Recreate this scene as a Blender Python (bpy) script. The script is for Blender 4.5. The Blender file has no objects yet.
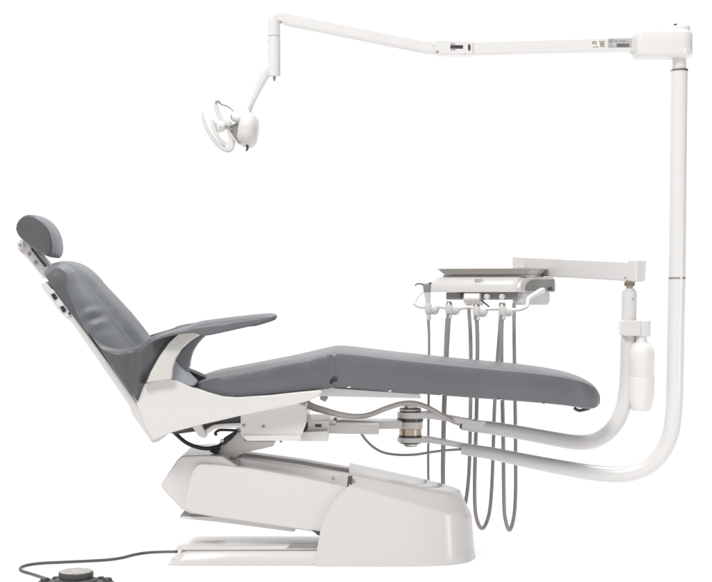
import bpy, bmesh, math
from mathutils import Vector, Matrix

# ------------------------------------------------------------------ basics
D, H, K = 4.5, 0.84, 0.0032          # camera distance, eye height, metres per reference unit at Y = 0
C = bpy.context.scene.collection


def at(px, py, Y=0.0):
    """a point of the drawing plan, placed at depth Y, in metres"""
    s = K * (D + Y) / D
    return Vector(((px - 356) * s, Y, H - (py - 291) * s))


def on_floor(px, py, Z=0.006):
    s = (H - Z) / (py - 291)
    return at(px, py, s / K * D - D)


def crom(pts, n=8):
    """Catmull-Rom through a list of equal-length tuples / Vectors"""
    P = [Vector(p) if not isinstance(p, Vector) else p for p in pts]
    if len(P) < 3:
        return P
    out = []
    for i in range(len(P) - 1):
        p0 = P[i - 1] if i else P[0] * 2 - P[1]
        p1, p2 = P[i], P[i + 1]
        p3 = P[i + 2] if i + 2 < len(P) else P[-1] * 2 - P[-2]
        for k in range(n):
            t = k / n
            out.append(0.5 * ((2 * p1) + (p2 - p0) * t + (2 * p0 - 5 * p1 + 4 * p2 - p3) * t * t
                              + (3 * p1 - p0 - 3 * p2 + p3) * t ** 3))
    out.append(P[-1].copy())
    return out


def NV(*a):
    return Vector(a)


# ------------------------------------------------------------------ materials
def mat(name, col, rough=0.4, metal=0.0, spec=0.5, bump=0.0, bscale=300.0, var=0.0, vscale=6.0,
        coat=0.0, trans=0.0, sheen=0.0, emit=0.0, sss=0.0):
    m = bpy.data.materials.new(name)
    m.use_nodes = True
    nt = m.node_tree
    b = nt.nodes['Principled BSDF']
    b.inputs['Base Color'].default_value = (*col, 1)
    b.inputs['Roughness'].default_value = rough
    b.inputs['Metallic'].default_value = metal
    b.inputs['Specular IOR Level'].default_value = spec
    b.inputs['Coat Weight'].default_value = coat
    b.inputs['Coat Roughness'].default_value = 0.08
    b.inputs['Transmission Weight'].default_value = trans
    b.inputs['Sheen Weight'].default_value = sheen
    if sss:
        b.inputs['Subsurface Weight'].default_value = sss
        b.inputs['Subsurface Radius'].default_value = (0.02, 0.02, 0.02)
        b.inputs['Subsurface Scale'].default_value = 0.5
    if emit:
        b.inputs['Emission Color'].default_value = (1, 1, 1, 1)
        b.inputs['Emission Strength'].default_value = emit
    tc = nt.nodes.new('ShaderNodeTexCoord')
    if var:
        n = nt.nodes.new('ShaderNodeTexNoise')
        n.inputs['Scale'].default_value = vscale
        n.inputs['Detail'].default_value = 5
        nt.links.new(tc.outputs['Object'], n.inputs['Vector'])
        r = nt.nodes.new('ShaderNodeValToRGB')
        r.color_ramp.elements[0].position = 0.3
        r.color_ramp.elements[1].position = 0.7
        r.color_ramp.elements[0].color = (*[c * (1 - var) for c in col], 1)
        r.color_ramp.elements[1].color = (*[min(1, c * (1 + var)) for c in col], 1)
        nt.links.new(n.outputs['Fac'], r.inputs['Fac'])
        nt.links.new(r.outputs['Color'], b.inputs['Base Color'])
        mr = nt.nodes.new('ShaderNodeMapRange')
        mr.inputs['To Min'].default_value = max(0, rough - 0.07)
        mr.inputs['To Max'].default_value = rough + 0.07
        nt.links.new(n.outputs['Fac'], mr.inputs['Value'])
        nt.links.new(mr.outputs['Result'], b.inputs['Roughness'])
    if bump:
        n2 = nt.nodes.new('ShaderNodeTexNoise')
        n2.inputs['Scale'].default_value = bscale
        n2.inputs['Detail'].default_value = 3
        nt.links.new(tc.outputs['Object'], n2.inputs['Vector'])
        bp = nt.nodes.new('ShaderNodeBump')
        bp.inputs['Strength'].default_value = bump
        bp.inputs['Distance'].default_value = 0.001
        nt.links.new(n2.outputs['Fac'], bp.inputs['Height'])
        nt.links.new(bp.outputs['Normal'], b.inputs['Normal'])
    return m


def upholstery_mat(name, col):
    """vinyl: fine grain, broad soft puckers, slight sheen"""
    m = mat(name, col, rough=0.40, spec=0.5, var=0.08, vscale=7, sheen=0.05)
    nt = m.node_tree
    b = nt.nodes['Principled BSDF']
    tc = nt.nodes.new('ShaderNodeTexCoord')
    v = nt.nodes.new('ShaderNodeTexVoronoi')
    v.inputs['Scale'].default_value = 420
    n = nt.nodes.new('ShaderNodeTexNoise')
    n.inputs['Scale'].default_value = 14
    n.inputs['Detail'].default_value = 3
    nt.links.new(tc.outputs['Object'], v.inputs['Vector'])
    nt.links.new(tc.outputs['Object'], n.inputs['Vector'])
    b1 = nt.nodes.new('ShaderNodeBump')
    b1.inputs['Strength'].default_value = 0.12
    b1.inputs['Distance'].default_value = 0.0006
    b2 = nt.nodes.new('ShaderNodeBump')
    b2.inputs['Strength'].default_value = 0.34
    b2.inputs['Distance'].default_value = 0.012
    nt.links.new(v.outputs['Distance'], b1.inputs['Height'])
    nt.links.new(n.outputs['Fac'], b2.inputs['Height'])
    nt.links.new(b2.outputs['Normal'], b1.inputs['Normal'])
    nt.links.new(b1.outputs['Normal'], b.inputs['Normal'])
    return m


M = {
    'white': mat('white_enamel', (0.67, 0.65, 0.632), 0.28, bump=0.03, bscale=500),
    'cover': mat('white_moulded_cover', (0.65, 0.625, 0.612), 0.24, bump=0.03, bscale=300, coat=.15),
    'bright': mat('bright_white_enamel', (0.712, 0.696, 0.685), 0.22, coat=.12),
    'cool': mat('pale_grey_enamel', (0.68, 0.665, 0.66), 0.4, var=0.02, bump=0.05),
    'pad': upholstery_mat('grey_vinyl', (0.119, 0.124, 0.135)),
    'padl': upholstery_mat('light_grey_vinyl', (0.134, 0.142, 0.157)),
    'padd': upholstery_mat('dark_shaded_vinyl', (0.085, 0.087, 0.093)),  # dark vinyl of the wings; also paints shade on cushion sides and pad tips
    'bolster': upholstery_mat('blue_grey_vinyl', (0.27, 0.29, 0.32)),
    'liner': mat('cream_moulding', (0.60, 0.575, 0.545), 0.5, var=0.03, bump=0.05),
    'black': mat('black_rubber', (0.02, 0.02, 0.021), 0.55, bump=0.1),
    'grey_plastic': mat('grey_plastic', (0.28, 0.27, 0.26), 0.45, var=0.03, bump=0.05),
    'charcoal': mat('charcoal_plastic', (0.06, 0.057, 0.056), 0.5, var=0.08, bump=0.15),
    'steel': mat('brushed_steel', (0.55, 0.53, 0.50), 0.3, metal=1.0, var=0.05, vscale=40),
    'dark_steel': mat('blackened_steel', (0.10, 0.095, 0.09), 0.35, metal=0.7, var=0.08, vscale=30),
    'bronze': mat('bronze_bushing', (0.42, 0.34, 0.27), 0.28, metal=1.0, var=0.06, vscale=30),
    'tray': mat('taupe_tray', (0.43, 0.40, 0.372), 0.42, var=0.02, bump=0.04),
    'hose': mat('grey_silicone_hose', (0.315, 0.295, 0.285), 0.42, var=0.03, vscale=12),
    'umbilical': mat('pale_grey_hose', (0.50, 0.46, 0.445), 0.45, var=0.03, vscale=12),
    'cord': mat('dark_grey_cord', (0.10, 0.092, 0.088), 0.5, var=0.05, vscale=12),
    'bottle': mat('translucent_white_plastic', (0.82, 0.80, 0.785), 0.3, sss=0.25, var=0.01),
    'glass': mat('smoked_reflector', (0.50, 0.47, 0.42), 0.18, metal=0.6),
    'edge': mat('blue_grey_trim', (0.28, 0.31, 0.33), 0.35),
    'label_w': mat('white_label', (0.80, 0.78, 0.74), 0.5),
    'label_g': mat('grey_label', (0.47, 0.46, 0.455), 0.5),
    'ink': mat('dark_ink', (0.045, 0.04, 0.037), 0.6),
    'ink_b': mat('faded_brown_ink', (0.22, 0.185, 0.14), 0.6),
    'ink_g': mat('faded_grey_ink', (0.24, 0.235, 0.24), 0.6),
    'speckle': mat('worn_pale_disc', (0.36, 0.345, 0.325), 0.55, var=0.45, vscale=90, bump=0.2),
}


# ------------------------------------------------------------------ objects
def thing(name, label, cat, loc=(0, 0, 0), group=None):
    o = bpy.data.objects.new(name, None)
    o.empty_display_size = 0.1
    C.objects.link(o)
    o.location = loc
    o['label'], o['category'] = label, cat
    if group:
        o['group'] = group
    return o


def shade_sides(o, m, lim=.8):
    """faces turned sideways get a darker tone: side shade put into the colour"""
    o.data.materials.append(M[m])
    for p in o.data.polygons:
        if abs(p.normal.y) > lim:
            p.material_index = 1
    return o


def root_loc(p):
    v = Vector((0, 0, 0))
    while p is not None:
        v += p.location
        p = p.parent
    return v


def obj(name, bm, m, parent=None, bevel=0.0, seg=3, sharp=38, label=None, subsurf=0):
    bmesh.ops.remove_doubles(bm, verts=bm.verts, dist=1e-6)
    bmesh.ops.recalc_face_normals(bm, faces=bm.faces)
    me = bpy.data.meshes.new(name)
    off = root_loc(parent)
    if off.length:
        bmesh.ops.translate(bm, verts=bm.verts, vec=-off)
    bm.to_mesh(me)
    bm.free()
    me.materials.append(M[m])
    for p in me.polygons:
        p.use_smooth = True
    o = bpy.data.objects.new(name, me)
    C.objects.link(o)
    if parent:
        o.parent = parent
    if bevel:
        b = o.modifiers.new('bevel', 'BEVEL')
        b.width, b.segments, b.limit_method, b.angle_limit = bevel, seg, 'ANGLE', math.radians(28)
        w = o.modifiers.new('normals', 'WEIGHTED_NORMAL')
        w.keep_sharp = True
    else:
        me.set_sharp_from_angle(angle=math.radians(sharp))
    if subsurf:
        s = o.modifiers.new('smooth', 'SUBSURF')
        s.levels = s.render_levels = subsurf
    if label:
        o['label'] = label
    return o


# ------------------------------------------------------------------ shapes
def slab(poly, Y0, Y1, bm=None, Yref=None, tf=None):
    """outline in plan units, taken at depth Yref (default Y0), carried straight back from Y0 to Y1"""
    bm = bm or bmesh.new()
    yr = Y0 if Yref is None else Yref
    a, b = [], []
    for (x, y) in poly:
        p = at(x, y, yr)
        a.append(bm.verts.new((p.x, Y0, p.z)))
        b.append(bm.verts.new((p.x, Y1, p.z)))
    n = len(a)
    bm.faces.new(a)
    bm.faces.new(b[::-1])
    for i in range(n):
        bm.faces.new((a[i], b[i], b[(i + 1) % n], a[(i + 1) % n]))
    return bm


def box(c, size, bm=None, mx=None):
    bm = bm or bmesh.new()
    r = bmesh.ops.create_cube(bm, size=1.0)
    for v in r['verts']:
        v.co = Vector((v.co.x * size[0], v.co.y * size[1], v.co.z * size[2])) + Vector(c)
        if mx is not None:
            v.co = mx @ v.co
    return bm


def tube(path, rad, bm=None, seg=20, smooth=8, cap=True, flat=None, mx=None):
    """swept circle; rad is a number or one per path point; flat squashes it sideways"""
    bm = bm or bmesh.new()
    rr = rad if isinstance(rad, (list, tuple)) else [rad] * len(path)
    P4 = [Vector((*p, r)) for p, r in zip(path, rr)]
    P4 = crom(P4, smooth) if smooth and len(P4) > 2 else P4
    P = [Vector(p[:3]) for p in P4]
    R = [p[3] for p in P4]
    n = len(P)
    T = []
    for i in range(n):
        t = (P[min(i + 1, n - 1)] - P[max(i - 1, 0)])
        T.append(t.normalized())
    ref = Vector((0, 1, 0)) if abs(T[0].y) < 0.9 else Vector((0, 0, 1))
    u = (ref - T[0] * ref.dot(T[0])).normalized()
    rings = []
    for i in range(n):
        u = (u - T[i] * u.dot(T[i])).normalized()
        v = T[i].cross(u)
        ring = []
        for k in range(seg):
            a = 2 * math.pi * k / seg
            f = 1.0 if flat is None else flat
            q = P[i] + u * (math.cos(a) * R[i] * f) + v * (math.sin(a) * R[i])
            if mx is not None:
                q = mx @ q
            ring.append(bm.verts.new(q))
        rings.append(ring)
    for a, b in zip(rings, rings[1:]):
        for k in range(seg):
            bm.faces.new((a[k], a[(k + 1) % seg], b[(k + 1) % seg], b[k]))
    if cap:
        bm.faces.new(rings[0][::-1])
        bm.faces.new(rings[-1])
    return bm


def lathe(prof, base, axis=(0, 0, 1), bm=None, seg=32, mx=None, sy=1.0):
    """prof: (radius, height along axis)"""
    bm = bm or bmesh.new()
    ax = Vector(axis).normalized()
    ref = Vector((0, 1, 0)) if abs(ax.y) < 0.9 else Vector((1, 0, 0))
    u = (ref - ax * ref.dot(ax)).normalized()
    v = ax.cross(u)
    rings = []
    for r, h in prof:
        ring = []
        for k in range(seg):
            a = 2 * math.pi * k / seg
            q = Vector(base) + ax * h + u * (math.cos(a) * max(r, 1e-4) * sy) + v * (math.sin(a) * max(r, 1e-4))
            if mx is not None:
                q = mx @ q
            ring.append(bm.verts.new(q))
        rings.append(ring)
    for a, b in zip(rings, rings[1:]):
        for k in range(seg):
            bm.faces.new((a[k], a[(k + 1) % seg], b[(k + 1) % seg], b[k]))
    bm.faces.new(rings[0][::-1])
    bm.faces.new(rings[-1])
    return bm


def loft(rings, bm=None, closed=True, cap=True):
    bm = bm or bmesh.new()
    VR = [[bm.verts.new(p) for p in r] for r in rings]
    n = len(VR[0])
    for a, b in zip(VR, VR[1:]):
        for k in range(n if closed else n - 1):
            bm.faces.new((a[k], a[(k + 1) % n], b[(k + 1) % n], b[k]))
    if cap and closed:
        bm.faces.new(VR[0][::-1])
        bm.faces.new(VR[-1])
    return bm


def rounded_pad(stations, Yc, seg=28, power=2.6, n=6, tilt=0.0):
    """stations (px, top, bottom, half width): superellipse sections swept along the pad"""
    S = crom([NV(*s) for s in stations], n)
    rings = []
    for s in S:
        yn = Yc - s[3]
        a, b = at(s[0], s[1], yn), at(s[0], s[2], yn)
        zc, hh = (a.z + b.z) / 2, abs(a.z - b.z) / 2
        ring = []
        for k in range(seg):
            t = 2 * math.pi * k / seg
            c, d = math.cos(t), math.sin(t)
            ring.append((a.x, Yc + s[3] * math.copysign(abs(c) ** (2 / power), c),
                         zc + hh * math.copysign(abs(d) ** (2 / power), d) + tilt * s[3] * math.copysign(abs(c) ** (2 / power), c)))
        rings.append(ring)
    return loft(rings)


def bolt(px, py, Y, r, depth=0.004, bm=None):
    p = at(px, py, Y)
    return lathe([(r, 0), (r, depth * 0.6), (r * 0.7, depth)], p, (0, -1, 0), bm, seg=12)


def text_mesh(name, s, size, mx, m, parent, shear=0.0):
    cu = bpy.data.curves.new(name, 'FONT')
    cu.body, cu.size, cu.extrude, cu.align_x, cu.align_y = s, size, 0.0004, 'CENTER', 'CENTER'
    cu.shear = shear
    cu.offset = 0.0
    tmp = bpy.data.objects.new('lettering_tmp', cu)
    C.objects.link(tmp)
    me = bpy.data.meshes.new_from_object(tmp)
    bpy.data.objects.remove(tmp)
    bpy.data.curves.remove(cu)
    bm = bmesh.new()
    bm.from_mesh(me)
    bpy.data.meshes.remove(me)
    bmesh.ops.transform(bm, matrix=mx, verts=bm.verts)
    return obj(name, bm, m, parent)


# ================================================================== SETTING
def floor():
    bm = bmesh.new()
    bmesh.ops.create_grid(bm, x_segments=2, y_segments=2, size=60)
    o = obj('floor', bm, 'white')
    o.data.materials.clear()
    m = mat('self_glowing_sweep', (0.26, 0.26, 0.26), 0.7, spec=0.1, emit=0.80)  # added glow keeps the floor white and thins the contact shadows
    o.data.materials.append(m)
    o['kind'] = 'structure'


floor()


def backdrop():
    """white wall with added glow behind the chair, turning into the floor through a cove"""
    prof = [(12.0 - 1.5 + 1.5 * math.sin(t), .004 + 1.5 - 1.5 * math.cos(t)) for t in [math.pi / 2 * i / 12 for i in range(13)]] + [(12.0, 9.0)]
    bm = loft([[(-11, y, z) for y, z in prof], [(11, y, z) for y, z in prof]], closed=False)
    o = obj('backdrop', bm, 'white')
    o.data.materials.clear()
    o.data.materials.append(mat('self_glowing_wall', (0.2, 0.2, 0.2), 0.8, spec=0.0, emit=1.0))  # emission added to keep the background white, no lamps behind it
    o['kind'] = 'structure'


backdrop()

# ================================================================== DENTAL CHAIR
chair = thing('dental_chair', 'reclined dental chair with grey vinyl upholstery on a white pedestal base', 'dental chair', (0, 0, 0))


def base_casting():
    Wd = 0.22
    xn = 0.10                                        # where the flat flank starts to curl into the nose
    rear = [(-0.122, 0.0), (-0.117, 0.30), (-0.096, 0.55), (-0.068, 0.78), (-0.022, 1.0)]
    nose = []
    for i in range(0, 25):                           # near flank -> nose -> far flank
        a = -math.pi / 2 + math.pi * i / 24
        c, s = math.cos(a), math.sin(a)
        nose.append((xn + 0.277 * math.copysign(abs(c) ** 0.72, c) if abs(c) > 1e-6 else xn,
                     Wd * math.copysign(abs(s) ** 0.62, s) if abs(s) > 1e-6 else 0.0))
    z1 = lambda x: 0.2435 - 0.285 * (x + 0.024)
    z2 = lambda x: 0.266 - 0.215 * (x - 0.012)
    rings = []

    def rx(v):
        for (xa, va), (xb, vb) in zip(rear, rear[1:]):
            if v <= vb:
                return xa + (xb - xa) * (v - va) / (vb - va)
        return rear[-1][0]
    for v in (0, 0.02, 0.2, 0.4, 0.6, 0.8, 0.95, 1.0):
        ring = []
        dr = 1.0 - 0.035 * v + (0.01 if v == 0.02 else 0)
        xr = rx(v)
        pts = []
        for k in range(8):
            t = k / 8
            pts.append((xr + (xn - xr) * t, -Wd))
        pts += nose
        for k in range(8):
            t = (k + 1) / 8
            pts.append((xn + (xr - xn) * t, Wd))
        for (x, y) in pts:
            xx = xn + (x - xn) * (dr if x > xn else 1)
            ring.append((xx, y * (1.0 - 0.10 * v), z1(xx) * v))
        rings.append(ring)
    # sloping shoulders up to the flat top
    for f in (0.08, 0.5, 0.92, 1.0):
        ring = []
        for (x, y, z) in rings[7]:
            side = abs(y) / (Wd * 0.9)
            xi = x - (0.034 * f if x > xn + 0.02 else 0) * (1 - 0.4 * side)
            yi = y * (1 - 0.26 * f)
            fz = f if f < 0.95 else 1.0
            ring.append((xi, yi, z1(x) + (z2(xi) - z1(x)) * min(1, fz * 1.02)))
        rings.append(ring)
    return loft(rings)


base = obj('pedestal_cover', base_casting(), 'cover', chair, sharp=85)


def base_plate():
    sec = [(-.205, 0), (-.203, .012), (-.19, .036), (-.178, .049), (-.166, .052), (-.160, .045), (-.150, .046),
           (-.145, .053), (-.06, .054), (.02, .049), (.11, .036), (.18, .016), (.205, 0)]
    rings = []
    for x, f, g in ((-.578, .05, .94), (-.572, .35, .96), (-.556, .82, .985), (-.535, 1, 1), (-.40, 1.02, 1), (-.1, 1.0, 1)):
        rings.append([(x + 0.02 * (z / .05) * (1 if x < -.5 else 0), y * g, z * f) for y, z in sec])
    return loft(rings)


obj('base_plate', base_plate(), 'cover', chair, sharp=50)
obj('lip_shade_strip', slab([(175.5, 550.2), (177, 546.8), (318, 545.8), (318, 549.6)], -0.188, -0.15), 'cool', chair, bevel=0.0015)  # strip added for the grey shading under the plate's rounded lip
obj('cable_channel', slab([(286, 548.2), (292, 544.2), (317, 543.5), (317, 548.4)], -0.1895, -0.17), 'grey_plastic', chair, bevel=0.001)

# lifting arm with its moulded covers
obj('lift_arm_rear_cover', slab([(160.5, 486), (162, 482), (177, 460), (180, 457), (184, 455.8), (205, 455.2), (222, 456), (240, 468), (240, 512), (190, 514), (181, 509), (163, 490)],
                                -0.165, 0.165), 'cover', chair, bevel=0.006)
obj('lift_arm_cover', slab([(198, 464.5), (203, 464), (215, 464.5), (250, 468.5), (300, 477), (352, 488), (345, 520), (323, 533.5), (300, 530), (215, 517.5), (191, 513.5), (185.5, 508),
                            (184.5, 500), (190, 478), (193.5, 469)], -0.185, 0.185), 'cover', chair, bevel=0.007)
obj('upper_link', slab([(226, 461), (241, 458.5), (300, 467), (352, 476), (352, 490), (300, 480), (226, 469)], -0.125, -0.06), 'cool', chair, bevel=0.002)
obj("upper_link", slab([(228, 462), (241, 460), (300, 468), (352, 477), (352, 490), (300, 480), (228, 469)], 0.06, 0.125, Yref=-0.125), 'cool', chair, bevel=0.002)
obj('link_pin', bolt(333, 477.5, -0.126, 0.004), 'steel', chair)
obj('link_pin', slab([(226, 459), (240, 461), (239, 467.5), (224, 466)], -0.145, 0.10), 'grey_plastic', chair, bevel=0.002)
obj('pivot_clamp', slab([(348, 476.5), (352.5, 476), (351, 488.5), (347, 487)], -0.19, -0.17), 'dark_steel', chair, bevel=0.001)
obj('lower_skid', slab([(179.5, 516.5), (186, 509.5), (218, 515.5), (216, 521)], -0.15, 0.15), 'grey_plastic', chair, bevel=0.001)
obj('lower_skid', slab([(180, 516.5), (217, 516.5), (297, 527.5), (294, 532), (217, 522), (180, 518.5)], -0.155, 0.155), 'cover', chair, bevel=0.002)
obj('lift_arm_stop', slab([(312, 530.5), (323.5, 532.5), (323, 536), (318, 535.5)], -0.19, -0.15), 'charcoal', chair, bevel=0.001)
obj('link_pin', bolt(231.5, 518, -0.156, 0.003), 'black', chair)

# knuckle between lifting arm and seat
obj('seat_knuckle', slab([(217.5, 452), (226, 443), (233, 432), (241, 431), (244, 440.5), (262, 441), (275, 441), (274, 446), (262, 449), (247, 452), (238, 456), (232, 464), (224, 467), (216, 467)],
                         -0.09, 0.09), 'white', chair, bevel=0.004)
obj('seat_block', slab([(240.5, 414), (297, 403), (306, 406), (306, 424), (300, 440.5), (246, 440.5), (240.5, 434)], -0.205, 0.205), 'white', chair, bevel=0.003)
obj('seat_block_lip', slab([(243, 435.5), (301, 435.5), (301, 440.8), (247, 440.8)], -0.211, -0.19), 'cool', chair, bevel=0.0015)
for (x, y) in ((243.8, 425.5), (263.5, 426.5)):
    obj('screw', bolt(x, y, -0.206, 0.0045), 'grey_plastic', chair)
obj('screw', bolt(281, 441, -0.16, 0.005), 'grey_plastic', chair)
obj('step_block', slab([(297, 433), (304, 432), (328, 431), (328.5, 441.3), (297, 441.3)], -0.17, 0.10), 'white', chair, bevel=0.002)
obj('step_bracket', slab([(305.5, 421), (328.5, 420.5), (328.5, 430.8), (305.5, 433)], -0.14, 0.10), 'white', chair, bevel=0.002)
obj('bracket_slot', slab([(304.5, 422), (308, 422), (308, 428.5), (304.5, 432)], -0.1415, -0.13), 'charcoal', chair, bevel=0.0005)
obj('bracket_slot', slab([(315, 424.2), (321.5, 424.2), (321.5, 427), (315, 427)], -0.1415, -0.13), 'charcoal', chair, bevel=0.0005)

# dark mechanism seen under the seat
obj('underside_mechanism', slab([(166, 433), (200, 424), (241, 414), (241, 424), (226, 426), (200, 431), (178, 434)], -0.19, 0.19), 'charcoal', chair, bevel=0.002)
obj('recline_lever', slab([(191.5, 426), (200, 422), (207, 436), (205, 438.5), (199, 437)], -0.215, -0.19), 'white', chair, bevel=0.003)
obj('recline_link', tube([at(203, 434, -.2), at(210, 429.5, -.2), at(218, 426.5, -.2), at(243, 425, -.2)], .0075, flat=.7), 'white', chair)
obj('cable_hook', tube([at(217, 435.3, -.15), at(215.2, 433.6, -.15), at(217, 431.3, -.15), at(222, 430, -.15), at(238, 430.5, -.15)], .0042), 'black', chair)
obj('cable_bracket', slab([(209, 451.5), (216, 447), (224, 438), (236, 430.5), (236.5, 434), (231, 440), (221, 447), (217, 455)], -0.12, -0.09), 'black', chair, bevel=0.003)
obj('wiring_hose', tube([at(171, 429, -.14), at(177, 435, -.14), at(186, 442.5, -.14), at(197, 447, -.14), at(208, 448.5, -.13), at(219, 446.5, -.12)], .0062), 'black', chair)
obj('screw', bolt(222, 440.5, -0.121, 0.006), 'cool', chair)

# seat side panels
SIDE = [(144, 383.2), (158, 380.6), (170, 379), (176, 379.6), (190, 386.5), (207, 392.5), (222, 396.6), (236, 397.6), (270, 395.4), (300, 392.2),
        (321, 390.2), (322.5, 392.2), (318, 396.5), (308, 401), (296, 404.6), (240, 416), (200, 425.2), (172, 432.5), (160, 437.5), (153, 440.3), (146, 428), (136.3, 403.2)]
obj('side_panel', slab(SIDE, -0.262, -0.225), 'white', chair, bevel=0.004)
obj('side_panel', slab(SIDE, 0.225, 0.262, Yref=-0.262), 'white', chair, bevel=0.004)
obj('seat_pan', slab([(176, 386), (206, 393.5), (236, 399), (310, 393.5), (318, 395), (296, 403.8), (240, 414), (172, 431), (155, 436), (150, 412)], -0.222, 0.222), 'cool', chair, bevel=0.003)
obj('leg_rest_frame', slab([(312, 390), (326, 387.5), (420, 394), (421, 398.6), (345, 396.8), (318, 396.5)], -0.17, 0.17), 'bright', chair, bevel=0.002)
obj('pad_latch', tube([at(323, 385, -.215), at(328, 384.5, -.222), at(333, 380, -.232), at(336, 378, -.232)], [.007, .006, .007, .008], smooth=4), 'black', chair)
obj('pad_latch', slab([(329, 386.5), (335, 383), (336.5, 384.6), (332, 388.5)], -0.225, -0.2), 'bright', chair, bevel=0.001)
obj('hinge_pin', slab([(320, 397), (327, 395.5), (328, 398.5), (325, 402), (320, 399.5)], -0.17, -0.14), 'grey_plastic', chair, bevel=0.002)


# seat cushion (one piece from hip to foot)
def pad_loft(stations, crown=0.012):
    S = crom([NV(*s) for s in stations], 5)
    rings = []
    for px, zt, zb, w in [tuple(s) for s in S]:
        a, b = at(px, zt, -w), at(px, zb, -w)
        X, t, q = a.x, a.z, b.z
        h = t - q
        fold = .0028 * math.exp(-((px - 331) / 9) ** 2)
        pr = [(-w + .012, q), (-w + .003, q + h * .05), (-w, q + h * .16), (-w - .003, q + h * .5), (-w, t - h * .09), (-w + .0035, t - h * .015), (-w + .011, t + .0015),
              (-.82 * w, t + crown * .5), (-.6 * w, t + crown * .85), (-.3 * w, t + crown), (0, t + crown * 1.03)]
        pr = [(y - (fold * math.sin(px * .95 + 26 * (z - q) / h) if 1 <= i <= 5 else 0), z) for i, (y, z) in enumerate(pr)]
        ring = pr + [(-y, z) for y, z in pr[-2::-1]] + [(0.3 * w, q - .001), (-0.3 * w, q - .001)]
        rings.append([(X, y, z) for y, z in ring])
    return loft(rings)


SEAT = [(190, 387, 390, .205), (196, 383.2, 392.0, .218), (206, 379.8, 394.0, .226), (222, 376.6, 397.0, .234), (240, 373.4, 397.6, .238), (262, 369.2, 395.8, .238), (290, 363.6, 393.2, .236),
        (316, 357.6, 390.4, .234), (330, 354.4, 388.8, .233), (337, 353.4, 388.2, .233), (344, 353.6, 388.4, .233), (360, 355.2, 389.6, .232), (400, 360.0, 392.6, .230), (440, 364.2, 395.6, .227),
        (480, 368.2, 398.6, .222), (520, 371.8, 401.6, .216), (550, 375.2, 404.2, .210), (570, 378.6, 406.4, .203), (583, 382.0, 408.6, .192), (592, 386.0, 409.0, .172), (597, 390.0, 407.5, .150),
        (600, 395.0, 404.0, .12)]
obj('seat_cushion', pad_loft(SEAT), 'pad', chair, sharp=30)
for (x, y) in ((349, 386.4), (390, 390.3), (441, 394.6), (500, 399.2), (545, 403.2)):
    obj('pad_clip', slab([(x - 1.7, y + .5), (x + 1.5, y - .3), (x + 1.7, y + 1.1), (x - 1.6, y + 1.7)], -0.236 + (x - 349) * .00011, -0.2), 'bright', chair, bevel=0.0008)
obj('toe_clip', tube([at(574, 408, -.15), at(579, 410.5, -.15), at(585, 409.5, -.15), at(590, 408, -.15)], .005), 'charcoal', chair)
HIP = [(172.5, 360), (176, 361.5), (197, 382), (194, 386), (188, 386.4), (177, 381), (171.5, 380)]
obj('hip_bolster', slab(HIP, -0.258, -0.205), 'bolster', chair, bevel=0.006)
obj('hip_gap_dark_fill', slab([(186, 369), (206, 377.5), (206, 384), (192, 380)], -0.2, -0.12), 'black', chair, bevel=0.003)  # black slab added to fill the dark gap beside the hip

# ---- backrest
O_ = at(41, 272, -0.24)
P_ = at(136, 402, -0.262)
DIR = Vector((P_.x - O_.x, 0, P_.z - O_.z))
LEN = DIR.length
DIR.normalize()
NRM = Vector((-DIR.z, 0, DIR.x))
if NRM.z < 0:
    NRM = -NRM


def back_pt(t, n, y):
    """t mm along the back from its top, n mm off the shell, y across"""
    p = Vector((O_.x, 0, O_.z)) + DIR * (t / 1000) + NRM * (n / 1000)
    return Vector((p.x, y, p.z))


SEAM_AT = []


def back_cushion():
    st = [(-7, 2, 7, 10, .150), (-4, 11, 21, 25, .185), (4, 27, 42, 46, .212), (16, 44, 58, 64, .226), (32, 57, 68, 76, .234), (50, 57, 72, 84, .240), (66, 47, 72, 90, .243), (86, 35, 71, 96, .245), (124, 26, 70, 102, .247), (176, 14, 70, 108, .248),
          (242, 4, 71, 113, .248), (315, 2, 73, 118, .246), (400, 2, 72, 115, .240), (462, 2, 60, 80, .232)]
    S = crom([Vector((a, b, c, d, e)) for a, b, c, d, e in st], 9)
    rings = []
    for t, e, s, c, w in [tuple(x) for x in S]:
        ctl = crom([NV(-w + .006, e + 1.5), NV(-w + .05, e + (s - e) * .52), NV(-.115, s), NV(-.07, s + (c - s) * .62), NV(0, c)], 4)
        half = [(-w + .004, 0), (-w, 1.0), (-w, e * .5), (-w, e - 2 if e > 6 else e * .8)] + [(p.x, p.y) for p in ctl]
        full = half + [(-y, n) for y, n in half[-2::-1]]
        SEAM_AT.append([back_pt(t - dome(t, y, w), n + .4 + pucker(t, y, n), y) for y, n in (full[12], full[-13])])
        rings.append([back_pt(t - dome(t, y, w), n + pucker(t, y, n), y) for y, n in full])
    return loft(rings)


def dome(t, y, w):
    return 24 * (1 - (y / w) ** 2) * math.exp(-max(0, t + 9) / 45)


def pucker(t, y, n):
    """loose vinyl gathered where the cushion dives behind the hip wing, soft waves along the far bolster"""
    a = math.exp(-((t - 200) / 34) ** 2) * math.exp(-((abs(y) - .19) / .035) ** 2) * min(1, n / 20)
    return a * 7 * math.sin(t / 7.5 + 12 * abs(y)) + 3.0 * math.sin(t / 31) * max(0, min(1, (n - 55) / 25)) * (1 if y > 0 else .35) \
        + (13 * math.exp(-((t - 98) / 34) ** 2) * math.exp(-((y - .13) / .05) ** 2) if y > 0 else 0)


shade_sides(obj('backrest_cushion', back_cushion(), 'padl', chair, sharp=26), 'padd')  # darker side faces imitate shade on one and the same vinyl


for q in (0, 1):
    obj('seam_piping', tube([p_[q] for p_ in SEAM_AT[6:]], .0017, seg=8, smooth=0), 'bolster', chair)

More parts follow.
